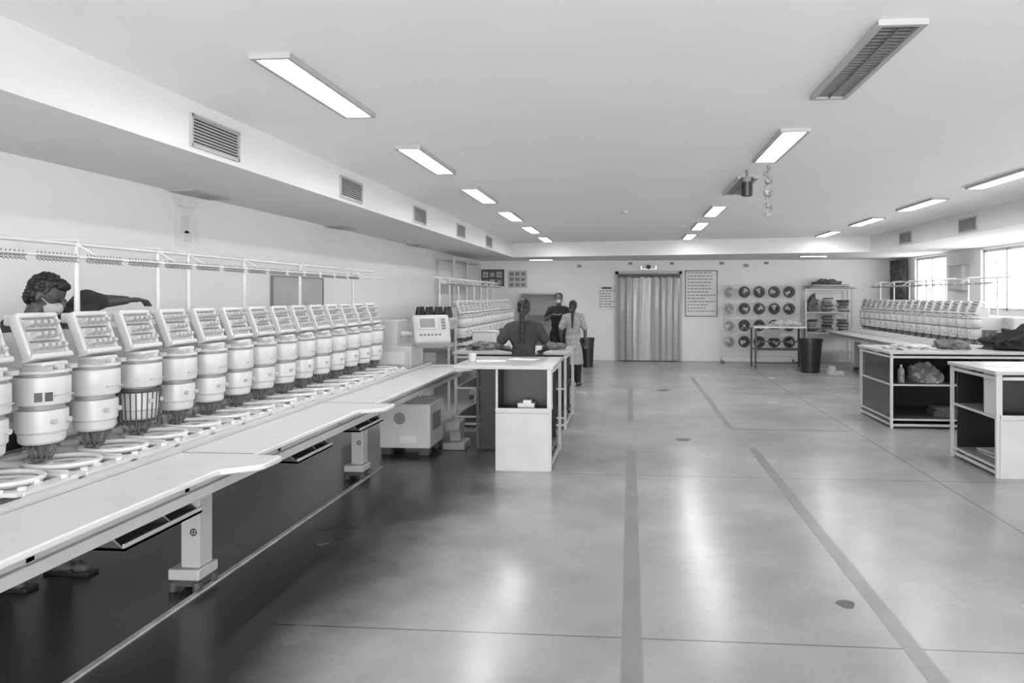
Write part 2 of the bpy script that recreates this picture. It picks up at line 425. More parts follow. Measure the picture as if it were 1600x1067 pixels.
e = thing('control_cabinet', (-2.33, 7.15, 0), 'white machine power cabinet with round fan grille on floor', 'cabinet')
m = MB(); m.b2(-.27, .27, -.25, .25, .07, .53); m.obj('cabinet_body', TABW, e, bevel=.015)
m = MB()
for r in (.02, .04, .06): m.tor((-.05, -.256, .38), r, .005, rot=RX(math.pi/2), seg=20, ms=4)
m.cyl((-.05, -.252, .38), (-.05, -.25, .38), .06, seg=20, mi=1); m.obj('fan_grille', [LGREY, MGREY], e)
m = MB(); m.b2(-.05, .12, -.256, -.25, .13, .2); m.obj('label_plate', PAPER, e)
m = MB()
for k in range(6): m.b2(.27, .275, -.15, .15, .25+.03*k, .262+.03*k)
m.b2(.27, .272, -.15, .15, .24, .42); m.obj('side_vent', MGREY, e)
for sx in (-1, 1):
    for sy in (-1, 1):
        m = MB(); m.b2(sx*.2-.05, sx*.2+.05, sy*.18-.05, sy*.18+.05, 0, .07); m.obj('foot', DGREY, e)
e = thing('machine_pedestal', (-1.88, 7.3, 0), 'small grey pedestal block with stepped foot', 'pedestal')
m = MB(); m.b2(-.12, .12, -.14, .14, 0, .08); m.b2(-.06, .06, -.08, .08, .08, .2); m.b2(-.1, .06, -.12, .12, .2, .3); m.obj('pedestal_body', MGREY, e, bevel=.01)

# ---------------------------------------------------------------- work tables
def worktable(x0, x1, y0, y1, h, label, box_at=None, dark=True, shelves=(.12, .52), solid_left=False, glass=False):
    e = thing('work_table', ((x0+x1)/2, (y0+y1)/2, 0), label, 'work table', 'garment work tables')
    a, b = (x1-x0)/2, (y1-y0)/2; t = .03
    m = MB(); m.b2(-a-.02, a+.02, -b-.02, b+.02, h-.035, h); m.obj('tabletop', TOPM, e, bevel=.005)
    for sx in (-1, 1):
        for sy in (-1, 1):
            if solid_left and sx < 0 and sy < 0: continue
            m = MB(); m.b2(sx*a-sx*t, sx*a, sy*b-sy*t, sy*b, 0, h-.035); m.obj('leg', DGREY if solid_left and sx < 0 else WHITE2, e)
    for z in (h-.085, .03):
        for s in (-1, 1):
            if solid_left: 
                if s < 0: continue
            else:
                m = MB(); m.b2(-a+t, a-t, s*b-s*.028, s*b-s*.003, z, z+.028); m.obj('rail', WHITE2, e)
            m = MB(); m.b2(s*a-s*.028, s*a-s*.003, -b+t, b-t, z, z+.028); m.obj('rail', WHITE2, e)
    for z in shelves:
        x_a = box_at[0] if solid_left else -a+.03
        m = MB(); m.b2(x_a, a-.03, -b+.03, b-.04, z-.02, z); m.obj('shelf', DGREY if not box_at else MGREY, e)
        if not solid_left:
            m = MB(); m.b2(-a+.03, a-.03, -b+.005, -b+.03, z-.018, z+.002); m.obj('shelf_edge', WHITE2, e)
            m = MB(); m.b2(-a+.005, -a+.03, -b+.03, b-.03, z-.018, z+.002); m.obj('shelf_edge', WHITE2, e)
    if dark:
        m = MB(); m.b2(-a+.05, a-.05, b-.06, b-.04, .02, h-.1); m.obj('back_panel', BLACK, e)
    if glass:
        m = MB(); m.b2(-a+.03, -a+.035, -b+.035, b-.035, .06, h-.09); m.obj('side_panel', GLASSD, e)
    if box_at:
        bx0, bx1 = box_at
        m = MB()
        zb = h-.42
        m.b2(bx0, bx1, -b-.002, -b+.3, zb-.03, zb); m.b2(bx0, bx0+.02, -b-.002, -b+.3, zb, h-.035); m.b2(bx1-.02, bx1, -b-.002, -b+.3, zb, h-.035)
        m.b2(bx0, bx1, -b+.28, -b+.3, zb, h-.035, mi=1); m.b2(bx0+.02, bx1-.02, -b, -b+.28, zb, zb+.003, mi=1)
        m.b2(bx0+.02, bx0+.024, -b, -b+.28, zb, h-.035, mi=1); m.b2(bx1-.024, bx1-.02, -b, -b+.28, zb, h-.035, mi=1)
        m.obj('compartment', [WHITE2, BLACK], e)
        m = MB(); m.b2(bx0, bx1, -b-.012, -b+.01, .0, zb-.03); m.b2(bx0, bx1, -b-.02, -b, zb-.015, zb+.02)
        m.obj('front_panel', WHITE2, e)
        if solid_left:
            m = MB(); m.b2(bx0, bx0+.02, -b+.01, b-.06, 0, h-.035); m.obj('side_panel', DGREY, e)
    return e
tA = worktable(-1.66, -.74, 6.38, 7.3, .99, 'work table with pale end cabinet and open top compartment', box_at=(-.07, .44), shelves=(.14,), solid_left=True)
tB = worktable(-2.2, -.79, 8.42, 9.5, .95, 'work table with dark open shelves and fabric on top', shelves=(.14, .5))
tC = worktable(3.22, 5.5, 8.75, 9.9, .96, 'wide work table with dark open shelves holding bags', shelves=(.12, .55), glass=True)
tD = worktable(3.3, 5.0, 6.45, 7.35, .97, 'white framed work table with shelf and end panel', box_at=(-.82, -.1), shelves=(.1, .55))
def pile(name, loc, r, mat, label, cat, seed=0, sub=4, rough=.35, group=None):
    m = MB(); vs = m.sph((0, 0, 0), 1, sub=sub)
    for v in vs:
        d = 1+rough*noise.noise(v.co*2.2+V((seed*7.1, 0, 0)))+rough*.5*noise.noise(v.co*6+V((0, seed*3.3, 0)))
        v.co = V((v.co.x*r[0]*d, v.co.y*r[1]*d, max(0, v.co.z+.15)*r[2]*d))
    return tag(m.obj(name, mat, loc=loc), label, cat, group)
pile('cloth_pile', (-1.93, 8.85, .951), (.2, .25, .08), CLOTHM, 'crumpled patterned fabric heap on work table', 'fabric', 1)
pile('cloth_pile', (-1.45, 8.9, .951), (.2, .2, .06), CLOTHL, 'pale crumpled fabric on work table', 'fabric', 2)
pile('cloth_pile', (-1.0, 8.95, .951), (.16, .2, .07), CLOTHM, 'grey folded fabric at table corner', 'fabric', 3)
pile('cloth_pile', (3.6, 9.2, .961), (.27, .3, .05), CLOTHL, 'pale fabric sheets spread on work table', 'fabric', 4)
pile('cloth_pile', (4.2, 9.3, .961), (.2, .25, .1), CLOTHM, 'rumpled mid-grey fabric on work table', 'fabric', 5)
pile('cloth_pile', (4.97, 9.2, .961), (.38, .35, .22), CLOTHD, 'black fabric heap on work table', 'fabric', 6, rough=.5)
pile('plastic_bag', (3.75, 9.1, .551), (.2, .2, .2), BAG, 'clear plastic bag stuffed on table shelf', 'bag', 7)
pile('cloth_bag', (4.25, 9.1, .551), (.22, .25, .24), CLOTHD, 'dark cloth bag on table shelf', 'bag', 8)
pile('cloth_bag', (4.85, 9.1, .551), (.22, .25, .25), CLOTHM, 'dark bundle on table shelf', 'bag', 9)
for i in range(5):
    m = MB(); m.b2(-.17, .17, -.12, .12, 0, .022)
    tag(m.obj('folded_cloth', CLOTHM, loc=(4.0+random.uniform(-.02, .02), 9.05, .121+.023*i), rotz=random.uniform(-.1, .1), bevel=.006), 'folded cloth in stack on low shelf', 'fabric', 'folded cloths on low shelf')
for i in range(3):
    m = MB(); m.b2(-.3, .3, -.2, .2, 0, .015)
    tag(m.obj('cardboard_sheet', MGREY if i % 2 else LGREY, loc=(3.75, 6.9, .101+.0155*i), rotz=.08*i), 'flat board lying on low shelf', 'board', 'boards on low shelf')
m = MB(); m.rev((0, 0, 0), [(0, 0, 0), (.04, 0, 0), (.042, .01, 0), (.042, .16, 0), (.015, .2, 0), (.015, .225, 1), (0, .225, 1)], 16)
tag(m.obj('water_bottle', [BAG, WHITE], loc=(3.42, 8.95, .551)), 'clear plastic water bottle on table shelf', 'bottle')
m = MB(); m.rev((0, 0, 0), [(0, 0, 0), (.035, 0, 0), (.04, .08, 0), (.03, .082, 0), (0, .02, 0)], 16)
tag(m.obj('cup', WHITE, loc=(-1.58, 6.75, .991)), 'small white cup on work table', 'cup')
m = MB(); m.b2(-.08, .08, -.05, .05, 0, .04); m.b2(-.03, .05, -.04, .04, .04, .07)
tag(m.obj('small_box', PAPER, loc=(-1.0, 6.55, .575)), 'small white carton in table compartment', 'box')
m = MB(); m.b2(-.16, .16, -.12, .12, 0, .2); m.b2(-.17, .17, -.13, .13, .2, .22)
tag(m.obj('white_box', WHITE, loc=(-1.99, 9.3, .951), bevel=.01), 'white lidded plastic box on work table', 'box')
for x, y, r in ((-1.4, 6.8, .2), (-1.1, 7.0, -.3)):
    m = MB(); m.b2(-.15, .15, -.1, .1, 0, .002); tag(m.obj('paper_sheet', PAPER, loc=(x, y, .991), rotz=r), 'white paper sheet lying on table', 'paper', 'loose papers')
for x, y, r in ((3.6, 6.9, .2),):
    m = MB(); m.b2(-.15, .15, -.1, .1, 0, .002); tag(m.obj('paper_sheet', PAPER, loc=(x, y, .971), rotz=r), 'white paper sheet lying on table', 'paper', 'loose papers')

# ---------------------------------------------------------------- back wall things
def flat(name, x0, x1, z0, z1, mat, label, cat, lines=0, y=YB-.001, head=0, frame=0):
    e = thing(name, ((x0+x1)/2, y, (z0+z1)/2), label, cat)
    w, h = (x1-x0)/2, (z1-z0)/2
    m = MB(); m.b2(-w, w, -.012, 0, -h, h); m.obj('sheet', mat, e)
    if frame:
        m = MB(); t = .02
        for s in (-1, 1): m.b2(-w, w, -.018, -.012, s*h-s*t, s*h); m.b2(s*w-s*t, s*w, -.018, -.012, -h, h)
        m.obj('border', DGREY, e)
    if lines:
        top = h*(.92-head*.3)
        for i in range(lines):
            m = MB()
            z = top-(2*h*.9-(h*head*.3))*i/lines-.01
            L = w*random.uniform(.5, .85)
            x = -w*.85
            while x < -w*.85+2*L:
                q = random.uniform(.04, .1); m.b2(x, min(x+q, w*.88), -.014, -.012, z-.011, z+.006); x += q+.02
            m.obj('text_line', INK if head or frame else MGREY, e)
        if head: m = MB(); m.b2(-w*.6, w*.5, -.014, -.012, h*.75, h*.9); m.obj('heading', INK, e)
    return e
flat('notice_board', 1.38, 2.19, 1.12, 2.29, PAPER, 'large framed white notice with printed text lines on wall', 'notice', lines=13, frame=1)
flat('wall_notice', -.82, -.37, 1.28, 1.9, PAPER, 'white paper notice with dark heading on wall', 'notice', lines=7, head=1)
e = flat('photo_board', -3.85, -3.25, 1.87, 2.33, DGREY, 'dark board with grid of garment photos', 'poster')
for i in range(3):
    for k in range(2):
        m = MB(); m.b2(-.26+.18*i, -.12+.18*i, -.016, -.012, -.18+.2*k, -.03+.2*k, mi=(i+k) % 2); m.sph((-.19+.18*i, -.016, -.11+.2*k), (.04, .004, .05), sub=1, mi=1-(i+k) % 2); m.obj('photo', [MGREY, LGREY], e)
e = flat('poster', -3.15, -2.65, 1.85, 2.3, PAPERG, 'pale poster with pictures on wall', 'poster')
m = MB()
for i in range(3):
    for k in range(3): m.b2(-.21+.15*i, -.1+.15*i, -.016, -.012, -.19+.14*k, -.1+.14*k)
m.obj('picture', MGREY, e)
m = MB()
for x in (-.34, 1.26): m.b2(x-.04, x+.04, YB-.08, YB, 0, 2.27)
m.b2(-.38, 1.3, YB-.08, YB, 2.2, 2.27); m.b2(-.3, 1.22, YB-.012, YB, 0, 2.2, mi=1)
struct(m.obj('door_1', [LGREY, MGREY]))
e = thing('strip_curtain', (.46, YB-.13, 0), 'hanging glossy translucent plastic strip curtain in doorway', 'strip curtain')
m = MB(); m.b2(-.78, .78, -.02, .03, 2.1, 2.2); m.obj('curtain_rail', DGREY, e)
shade = [0, 0, 1, 2, 2, 1, 0, 1, 0]
for i in range(9):
    x = -.68+.17*i; m = MB(); N = 12; z0 = .02; th = [.3, -.5, .15, -.2, .5, 0, -.4, .2, .35][i]
    g = []
    for a in range(N+1):
        u = a/N-.5; dy = -.06*math.cos(u*math.pi)-(.02 if i % 2 else 0)+u*.1*th+.008*math.sin(u*14+i)
        g.append((x+u*.2, dy))
    lev = [(z0, 1.), (.7, .9), (1.4, .75), (2.12, .35)]
    rows = [[m.bm.verts.new((p[0], p[1]*k, z)) for p in g] for z, k in lev]
    for r in range(3):
        for a in range(N): m.bm.faces.new((rows[r][a], rows[r][a+1], rows[r+1][a+1], rows[r+1][a]))
    m.obj('plastic_strip', [STRIP, STRIP3, STRIP2][shade[i]], e)
e = thing('security_camera', (.46, YB, 2.38), 'small security camera above doorway', 'camera')
m = MB(); m.b2(-.05, .05, -.06, 0, -.04, .05); m.cyl((0, -.06, 0), (0, -.16, -.03), .035); m.obj('camera_body', DGREY, e)
m = MB(); m.b2(-.2, .2, -.05, 0, -.06, -.045); m.b2(-.2, -.17, -.05, 0, -.045, .03); m.b2(.17, .2, -.05, 0, -.045, .03); m.obj('camera_bracket', STEEL, e)
for x, z in ((-1.3, 2.4), (2.9, 2.4)):
    m = MB(); m.b2(-.06, .06, -.06, 0, -.03, .05); m.cyl((0, -.06, .0), (0, -.14, -.02), .03)
    tag(m.obj('security_camera', LGREY, loc=(x, YB, z)), 'small security camera mounted high on wall', 'camera', 'wall cameras')
for x in (.0, 1.05, 2.3, 3.4):
    m = MB(); m.b2(-.05, .05, -.04, 0, -.03, .03); tag(m.obj('junction_box', MGREY, loc=(x, YB, 2.47)), 'small junction box high on wall', 'junction box', 'wall junction boxes')
e = thing('hoop_stand', (3.15, 17.1, 0), 'white metal stand with rows for round hoops', 'display rack')
m = MB()
for x in (-.9, 0, .9): m.b2(x-.012, x+.012, .0, .024, .08, 1.9)
for z in (1.9, 1.5, 1.1, .7, .16): m.b2(-.9, .9, .0, .024, z-.01, z+.01)
for x in (-.88, .88): m.b2(x-.02, x+.02, -.25, .25, .06, .1)
m.obj('stand_frame', TABW, e)
for x in (-.88, .88):
    for y in (-.22, .22):
        m = MB(); m.cyl((x-.015, y, .035), (x+.015, y, .035), .035); m.obj('caster', DGREY, e)
k = 0
for z in (1.74, 1.33, .92, .52):
    for x in (-.72, -.36, 0, .36, .72):
        e2 = thing('cap_hoop', (3.15+x, 17.07, z), 'round embroidery hoop hanging on stand, dark insert', 'embroidery hoop', 'hoops hanging on stand')
        m = MB(); m.tor((0, -.03, 0), .12, .024, rot=RX(math.pi/2), seg=22); m.obj('hoop_ring', DGREY if k % 5 else LGREY, e2)
        m = MB(); m.tor((0, -.045, 0), .072, .038, rot=RX(math.pi/2) @ RZ(.8+k), seg=16, a0=0, a1=4.6); m.b2(-.03, .03, -.07, -.03, -.12, -.04)
        m.obj('hoop_clamp', BLACK if k % 5 else MGREY, e2)
        m = MB(); m.cyl((0, -.05, .13), (0, .0, .16), .008); m.obj('hook', STEEL, e2)
        k += 1
e = thing('shelf_unit', (4.8, 17.15, 0), 'white open shelf rack stacked with hoops and frames', 'shelf')
m = MB()
for x in (-.55, .55):
    for y in (-.18, .18): m.b2(x-.018, x+.018, y-.018, y+.018, 0, 1.82)
m.obj('shelf_frame', WHITE2, e)
for z in (.3, .75, 1.25, 1.81):
    m = MB(); m.b2(-.535, .535, -.2, .19, z-.012, z+.01); m.obj('shelf', WHITE2, e)
for z, xs in ((.76, (-.36, .0, .36)), (1.26, (0.0, .37))):
    for x in xs:
        for i in range(random.randint(10, 17)):
            rr = random.uniform(.1, .135)
            m = MB(); m.tor((0, 0, .013), rr, .012, seg=20, ms=5); m.b2(rr-.02, rr+.04, -.02, .02, .002, .024)
            tag(m.obj('wooden_hoop', random.choice([MGREY, MGREY, DGREY, LGREY]), loc=(4.8+x+random.uniform(-.03, .03), 17.12+random.uniform(-.02, .02), z+.001+i*.026), rotz=random.uniform(-.9, .9)-math.pi/2), 'round hoop lying in stack on shelf', 'embroidery hoop', 'hoops stacked on shelf')
pile('cloth_pile', (4.45, 17.12, 1.262), (.13, .13, .3), CLOTHM, 'messy bundle of material on rack shelf', 'fabric', 21, rough=.6)
fx = [.56, .5, .52, .38, .42]
for i in range(5):
    m = MB(); w = fx[i]
    m.b2(-w, w, -.17, .17, 0, .018)
    tag(m.obj('flat_frame', [MGREY, LGREY, DGREY, WHITE2][i % 4], loc=(4.8+random.uniform(-.1, .1), 17.1, 1.823+.0205*i), rotz=random.uniform(-.18, .18)), 'flat frame lying on top of shelf unit', 'frame', 'flat frames on shelf top')
pile('cloth_pile', (4.8, 17.1, 1.928), (.3, .15, .1), CLOTHM, 'loose folded material heaped above shelf frames', 'fabric', 23, rough=.6)
e = thing('side_bench', (3.35, 15.9, 0), 'grey metal bench with lower rail and papers', 'bench')
m = MB(); m.b2(-.58, .58, -.3, .3, .92, .96); m.obj('benchtop', WHITE, e)
for sx in (-1, 1):
    for sy in (-1, 1): m = MB(); m.b2(sx*.54-.02, sx*.54+.02, sy*.27-.02, sy*.27+.02, 0, .92); m.obj('leg', DGREY, e)
m = MB(); m.b2(-.52, .52, -.28, -.26, .6, .63); m.b2(-.52, .52, -.28, -.26, .12, .15); m.b2(-.52, .52, -.27, .27, .42, .44); m.obj('bench_rail', DGREY, e)
m = MB(); m.b2(-.35, .0, -.31, -.3, .7, .9); m.obj('side_sheet', MGREY, e)
pile('cloth_pile', (3.5, 15.85, .961), (.35, .2, .12), CLOTHL, 'white papers and cloth heaped on bench', 'fabric', 12)
def binn(x, y, r, h, lab):
    m = MB(); m.rev((0, 0, 0), [(0, 0, 0), (r*.78, 0, 0), (r*.98, h*.93, 0), (r*1.05, h*.93, 0), (r*1.05, h, 0), (r*.94, h, 0), (r*.74, .02, 0), (0, .02, 0)], 24)
    tag(m.obj('waste_bin', BIN, loc=(x, y, 0)), lab, 'bin', 'dark plastic bins')
binn(-.98, 15.75, .15, .68, 'tall dark plastic bin beside wall'); binn(3.86, 15.05, .25, .72, 'large dark plastic bin beside bench')
for x, y in ((4.25, 14.6),):
    e = thing('floor_pedestal', (x, y, 0), 'small white machine foot pedestal on floor', 'pedestal')
    m = MB(); m.b2(-.16, .16, -.12, .12, 0, .08); m.b2(-.12, .0, -.08, .08, .08, .18); m.obj('pedestal_body', WHITE2, e, bevel=.01)
e = thing('open_cupboard', (-2.25, 17.2, 0), 'pale grey open cupboard against wall', 'cupboard')
m = MB(); m.b2(-.5, -.48, -.22, .22, 0, 1.7); m.b2(.48, .5, -.22, .22, 0, 1.7); m.b2(-.5, .5, .2, .22, 0, 1.7); m.b2(-.5, .5, -.22, .22, 1.68, 1.72); m.obj('cupboard_body', LGREY, e)
for z in (.1, .6, 1.15): m = MB(); m.b2(-.48, .48, -.2, .2, z-.01, z+.01); m.obj('shelf', MGREY, e)
e = thing('storage_rack', (-3.68, 14.6, 0), 'tall slender grey metal rack along wall', 'rack')
for x in (-.17, .17):
    for y in (-1.2, 0, 1.2): m = MB(); m.b2(x-.015, x+.015, y-.015, y+.015, 0, 2.4); m.obj('upright', WHITE2, e)
for z in (.5, 1.1, 1.9, 2.38): m = MB(); m.b2(-.15, .15, -1.2, 1.2, z-.008, z+.008); m.obj('shelf', WHITE2, e)
e = thing('cone_stand', (-2.85, 9.75, 0), 'small white stand carrying black thread cones', 'stand')
m = MB(); m.b2(-.3, .3, -.22, .22, 1.3, 1.33); m.obj('stand_top', WHITE2, e)
for x in (-.27, .27):
    for y in (-.19, .19): m = MB(); m.b2(x-.015, x+.015, y-.015, y+.015, 0, 1.3); m.obj('leg', WHITE2, e)
for i in range(8):
    m = MB(); m.rev((0, 0, 0), [(0, 0, 0), (.05, 0, 0), (.052, .02, 0), (.025, .16, 0), (0, .16, 0)], 14)
    tag(m.obj('thread_cone', BLACK, loc=(-3.05+.135*(i % 4), 9.65+.18*(i//4), 1.331)), 'black cone of sewing thread on stand', 'thread cone', 'black thread cones')
e = thing('wall_poster', (XL, 5.72, 2.3), 'faded paper poster with sketch on wall', 'poster')
m = MB(); m.b2(0, .003, -.17, .17, -.23, .2); m.obj('sheet', M('faded_paper', .71, .7), e)
m = MB(); m.b2(.003, .004, -.08, .04, -.1, .05); m.b2(.003, .004, -.12, .12, .12, .14); m.b2(.003, .004, -.02, .08, -.18, -.08); m.obj('print', M('faded_print', .62, .7), e)
e = thing('pin_board', (XL, 7.75, 1.66), 'grey pin board mounted on wall behind machine', 'board')
m = MB(); m.b2(0, .02, -.6, .6, -.24, .2); m.obj('board_panel', LGREY, e)
m = MB(); m.b2(.0, .03, -.62, .62, .2, .215); m.b2(0, .03, -.62, -.6, -.24, .2); m.b2(0, .03, .6, .62, -.24, .2); m.obj('board_frame', MGREY, e)
e = thing('electrical_box', (XR, 13.95, 2.0), 'grey electrical box mounted between windows', 'electrical box')
m = MB(); m.b2(-.14, 0, -.28, .28, -.25, .25); m.obj('box_body', LGREY, e, bevel=.01)
m = MB(); m.b2(-.15, -.14, -.25, .25, -.22, .22); m.obj('door', WHITE2, e)
m = MB(); n = 40; pr = None
for i in range(n+1):
    y = 16.45+.9*i/n; x = 6.38+.03*math.sin(i*1.3)
    q = (m.bm.verts.new((x, y, 1.3)), m.bm.verts.new((x, y, 2.5)))
    if pr: m.bm.faces.new((pr[0], q[0], q[1], pr[1]))
    pr = q
o = tag(m.obj('curtain', CLOTHM), 'gathered dark curtain beside window', 'curtain')
s = o.modifiers.new('s', 'SOLIDIFY'); s.thickness = .006
e = thing('hanging_horn', (1.13, 6.75, ZC), 'dark cylindrical siren hanging from ceiling', 'siren')
m = MB(); m.cyl((0, 0, -.07), (0, 0, 0), .012); m.cyl((0, 0, -.13), (0, 0, -.07), .03, .045); m.obj('bracket', MGREY, e)
m = MB(); m.cyl((0, 0, -.25), (0, 0, -.12), .052, .057, 18); m.b2(-.06, .06, -.02, .02, -.1, -.07); m.obj('siren_body', BLACK, e)
m = MB()
for i in range(26):
    a = i*.9; z = -.02-.018*i; r = .025+.02*abs(math.sin(i*.7))
    m.cyl((r*math.cos(a), r*math.sin(a), z), (r*math.cos(a+1.4), r*math.sin(a+1.4), z-.035), .005, seg=5)
for z, r in ((-.15, .035), (-.26, .045), (-.37, .035), (-.46, .03)): m.sph((0, 0, z), (r, r, r*1.2), sub=1, mi=1)
m.cyl((0, 0, -.5), (0, 0, 0), .008)
tag(m.obj('cable_bundle', [MGREY, BAG], loc=(1.28, 6.5, ZC)), 'tangled bundle of cables in plastic hanging from ceiling', 'cable bundle')
for x, y in ((-.08, 9.9), (.9, 12)):
    m = MB(); m.cyl((0, 0, -.035), (0, 0, 0), .04, .055, 18); tag(m.obj('smoke_detector', WHITE2, loc=(x, y, ZC)), 'small round white smoke detector on ceiling', 'smoke detector', 'smoke detectors')
for x, y, r in ((.61, 7.9, .08), (1.15, 3.75, .045), (.58, 12.0, .1), (-2.05, 4.4, .04)):
    m = MB(); m.prism([(r*(1+.2*math.sin(3*a))*math.cos(a), 1.1*r*math.sin(a)) for a in [k*math.pi/8 for k in range(16)]], 0, .003)
    tag(m.obj('floor_patch', M('scrap', .1, .5), loc=(x, y, 0)), 'small dark plate set on floor', 'floor plate', 'floor plates')

# ---------------------------------------------------------------- people
TXF = bpy.data.textures.new('folds', 'CLOUDS'); TXF.noise_scale = .13
TXH = bpy.data.textures.new('strands', 'CLOUDS'); TXH.noise_scale = .02
def remesh(o, v=.009, smooth=4, disp=None):
    r = o.modifiers.new('remesh', 'REMESH'); r.mode = 'VOXEL'; r.voxel_size = v; r.use_smooth_shade = True
    s = o.modifiers.new('sm', 'SMOOTH'); s.factor = .5; s.iterations = smooth
    if disp:
        d = o.modifiers.new('d', 'DISPLACE'); d.texture = disp[0]; d.strength = disp[1]; d.mid_level = disp[2]
    return o
def person(loc, rot, H, label, over=None, skin=SKIN, top='shirt', topmat=CLOTHM, legmat=CLOTHD, hair='braid', mask=False, headpitch=0., headyaw=0., sleeve=.65, at=1.):
    e = bpy.data.objects.new('person', None); C.objects.link(e); e.location = loc; e.rotation_euler[2] = rot
    tag(e, label, 'person')
    s = H/1.75; J = {}
    for k, v in dict(pel=(0, 0, .95), bel=(0, .01, 1.1), che=(0, 0, 1.3), nb=(0, -.01, 1.47), hd=(0, .02, 1.635)).items(): J[k] = V(v)*s
    for n, sg in (('L', -1), ('R', 1)):
        for k, v in dict(sh=(.165, 0, 1.41), el=(.25, -.03, 1.14), wr=(.25, .1, .9), hi=(.09, 0, .92), kn=(.1, .02, .5), an=(.1, -.02, .08), to=(.12, .13, .035)).items():
            J[k+n] = V((v[0]*sg, v[1], v[2]))*s
    for k, v in (over or {}).items(): J[k] = V(v)
    HR = RZ(headyaw) @ RX(-headpitch); hc = J['hd']
    def hp(x, y, z): return hc+HR @ (V((x, y, z))*s)
    m = MB()
    m.sph(J['che'], (.16*s, .105*s, .19*s)); m.sph(J['bel'], (.135*s, .095*s, .16*s)); m.sph(J['pel'], (.155*s, .11*s, .13*s))
    m.cap(J['shL'], J['shR'], .05*s, .05*s); m.cap(J['nb'], hp(0, -.02, -.06), .052*s, .048*s)
    m.cap(J['nb']-V((0, 0, .03)), J['shL'].lerp(J['nb'], .35), .05*s, .048*s); m.cap(J['nb']-V((0, 0, .03)), J['shR'].lerp(J['nb'], .35), .05*s, .048*s)
    m.sph(hp(0, -.005, .02), (.076*s, .093*s, .1*s), HR); m.sph(hp(0, .025, -.05), (.056*s, .066*s, .068*s), HR)
    m.cap(hp(0, .085, .01), hp(0, .107, -.022), .009*s, .014*s)
    m.sph(hp(0, .086, -.055), (.024*s, .012*s, .009*s), HR); m.sph(hp(0, .078, -.088), .02*s)
    for sg in (-1, 1): m.sph(hp(sg*.076, -.005, -.005), (.011*s, .018*s, .03*s), HR)
    for n, sg in (('L', -1), ('R', 1)):
        m.cap(J['sh'+n], J['el'+n], .05*s, .042*s*at); m.cap(J['el'+n], J['wr'+n], .042*s*at, .028*s)
        m.cap(J['hi'+n], J['kn'+n], .085*s, .055*s); m.cap(J['kn'+n], J['an'+n], .055*s, .038*s)
        m.cap(J['an'+n]-V((0, .02, .03))*s, J['to'+n], .038*s, .032*s)
        d = (J['wr'+n]-J['el'+n]).normalized(); side = d.cross(V((0, 0, 1)))
        side = side.normalized() if side.length > .2 else V((0, 1, 0)); up = side.cross(d).normalized()
        w = J['wr'+n]; pc = w+d*.05*s
        rot = Matrix((side, d, up)).transposed()
        m.sph(pc, (.04*s, .052*s, .018*s), rot)
        for k, L in enumerate((.062, .075, .08, .07)):
            a = w+d*.085*s+side*(k-1.5)*.021*s; b = a+d*L*.5*s-up*.012*s; c2 = b+d*L*.3*s-up*.035*s
            m.cap(a, b, .0095*s, .009*s); m.cap(b, c2, .009*s, .008*s)
        a = w+d*.03*s+side*.035*s*-sg; b = a+(d*.03-side*.025*sg)*s; m.cap(a, b, .012*s, .011*s); m.cap(b, b+(d*.028-up*.01)*s, .011*s, .009*s)
    remesh(m.obj('body', skin, e), .0085, 3)
    m = MB()
    m.sph(hp(0, -.024, .042), (.085*s, .089*s, .09*s), HR); m.sph(hp(0, -.05, -.01), (.079*s, .058*s, .08*s), HR)
    if hair == 'short':
        m.sph(hp(0, .025, .085), (.066*s, .058*s, .034*s), HR)
    if hair == 'braid':
        m.sph(hp(0, -.1, -.01), .042*s); m.sph(hp(0, -.085, -.06), (.05*s, .03*s, .05*s))
        p = hp(0, -.11, -.03)
        for k in range(8):
            q = V((p.x+.006*(-1)**k, min(p.y, -.145)-.003, p.z-.05*s)); m.cap(p, q, (.038-.003*k)*s, (.034-.003*k)*s); p = q
    if hair == 'bun': m.sph(hp(0, -.12, .0), .05*s)
    remesh(m.obj('hair', HAIR, e), .005, 2, (TXH, .022 if hair == 'short' else .012, .42))
    for sg in (-1, 1):
        m = MB(); m.sph(hp(sg*.03, .082, .005), .011*s); m.obj('eye', BLACK, e)
    if mask:
        m = MB(); m.sph(hp(0, .048, -.052), (.056*s, .064*s, .05*s), HR); m.sph(hp(0, .06, -.03), (.035*s, .055*s, .03*s), HR)
        m.cap(hp(.045, .05, -.03), hp(.08, -.005, .0), .006, .005); m.cap(hp(-.045, .05, -.03), hp(-.08, -.005, .0), .006, .005)
        remesh(m.obj('face_mask', MASK, e), .005, 2)
    m = MB(); g = .018
    m.sph(J['che'], (.15*s+g, .1*s+g, .19*s+g)); m.sph(J['bel'], (.14*s+g, .1*s+g, .18*s+g)); m.sph(J['pel'], (.16*s+g, .115*s+g, .14*s+g))
    m.cap(J['shL'], J['shR'], .048*s+g*.8, .048*s+g*.8)
    m.cap(J['nb']-V((0, 0, .05)), J['shL'].lerp(J['nb'], .3), .05*s+g*.6, .048*s+g*.8); m.cap(J['nb']-V((0, 0, .05)), J['shR'].lerp(J['nb'], .3), .05*s+g*.6, .048*s+g*.8)
    for n in 'LR':
        mid_ = J['sh'+n].lerp(J['el'+n], min(1, sleeve)); m.cap(J['sh'+n], mid_, .048*s+g*.8, .045*s*at+g)
        m.cap(J['sh'+n], J['bel'].lerp(J['sh'+n], .3), .05*s+g, .08*s+g)
        if sleeve > 1: m.cap(J['el'+n], J['el'+n].lerp(J['wr'+n], sleeve-1), .045*s*at+g, .036*s+g)
    if top == 'tunic':
        c0 = J['pel']; m.cyl(c0+V((0, 0, -.5*s)), c0+V((0, 0, .05*s)), .22*s, .155*s, 20)
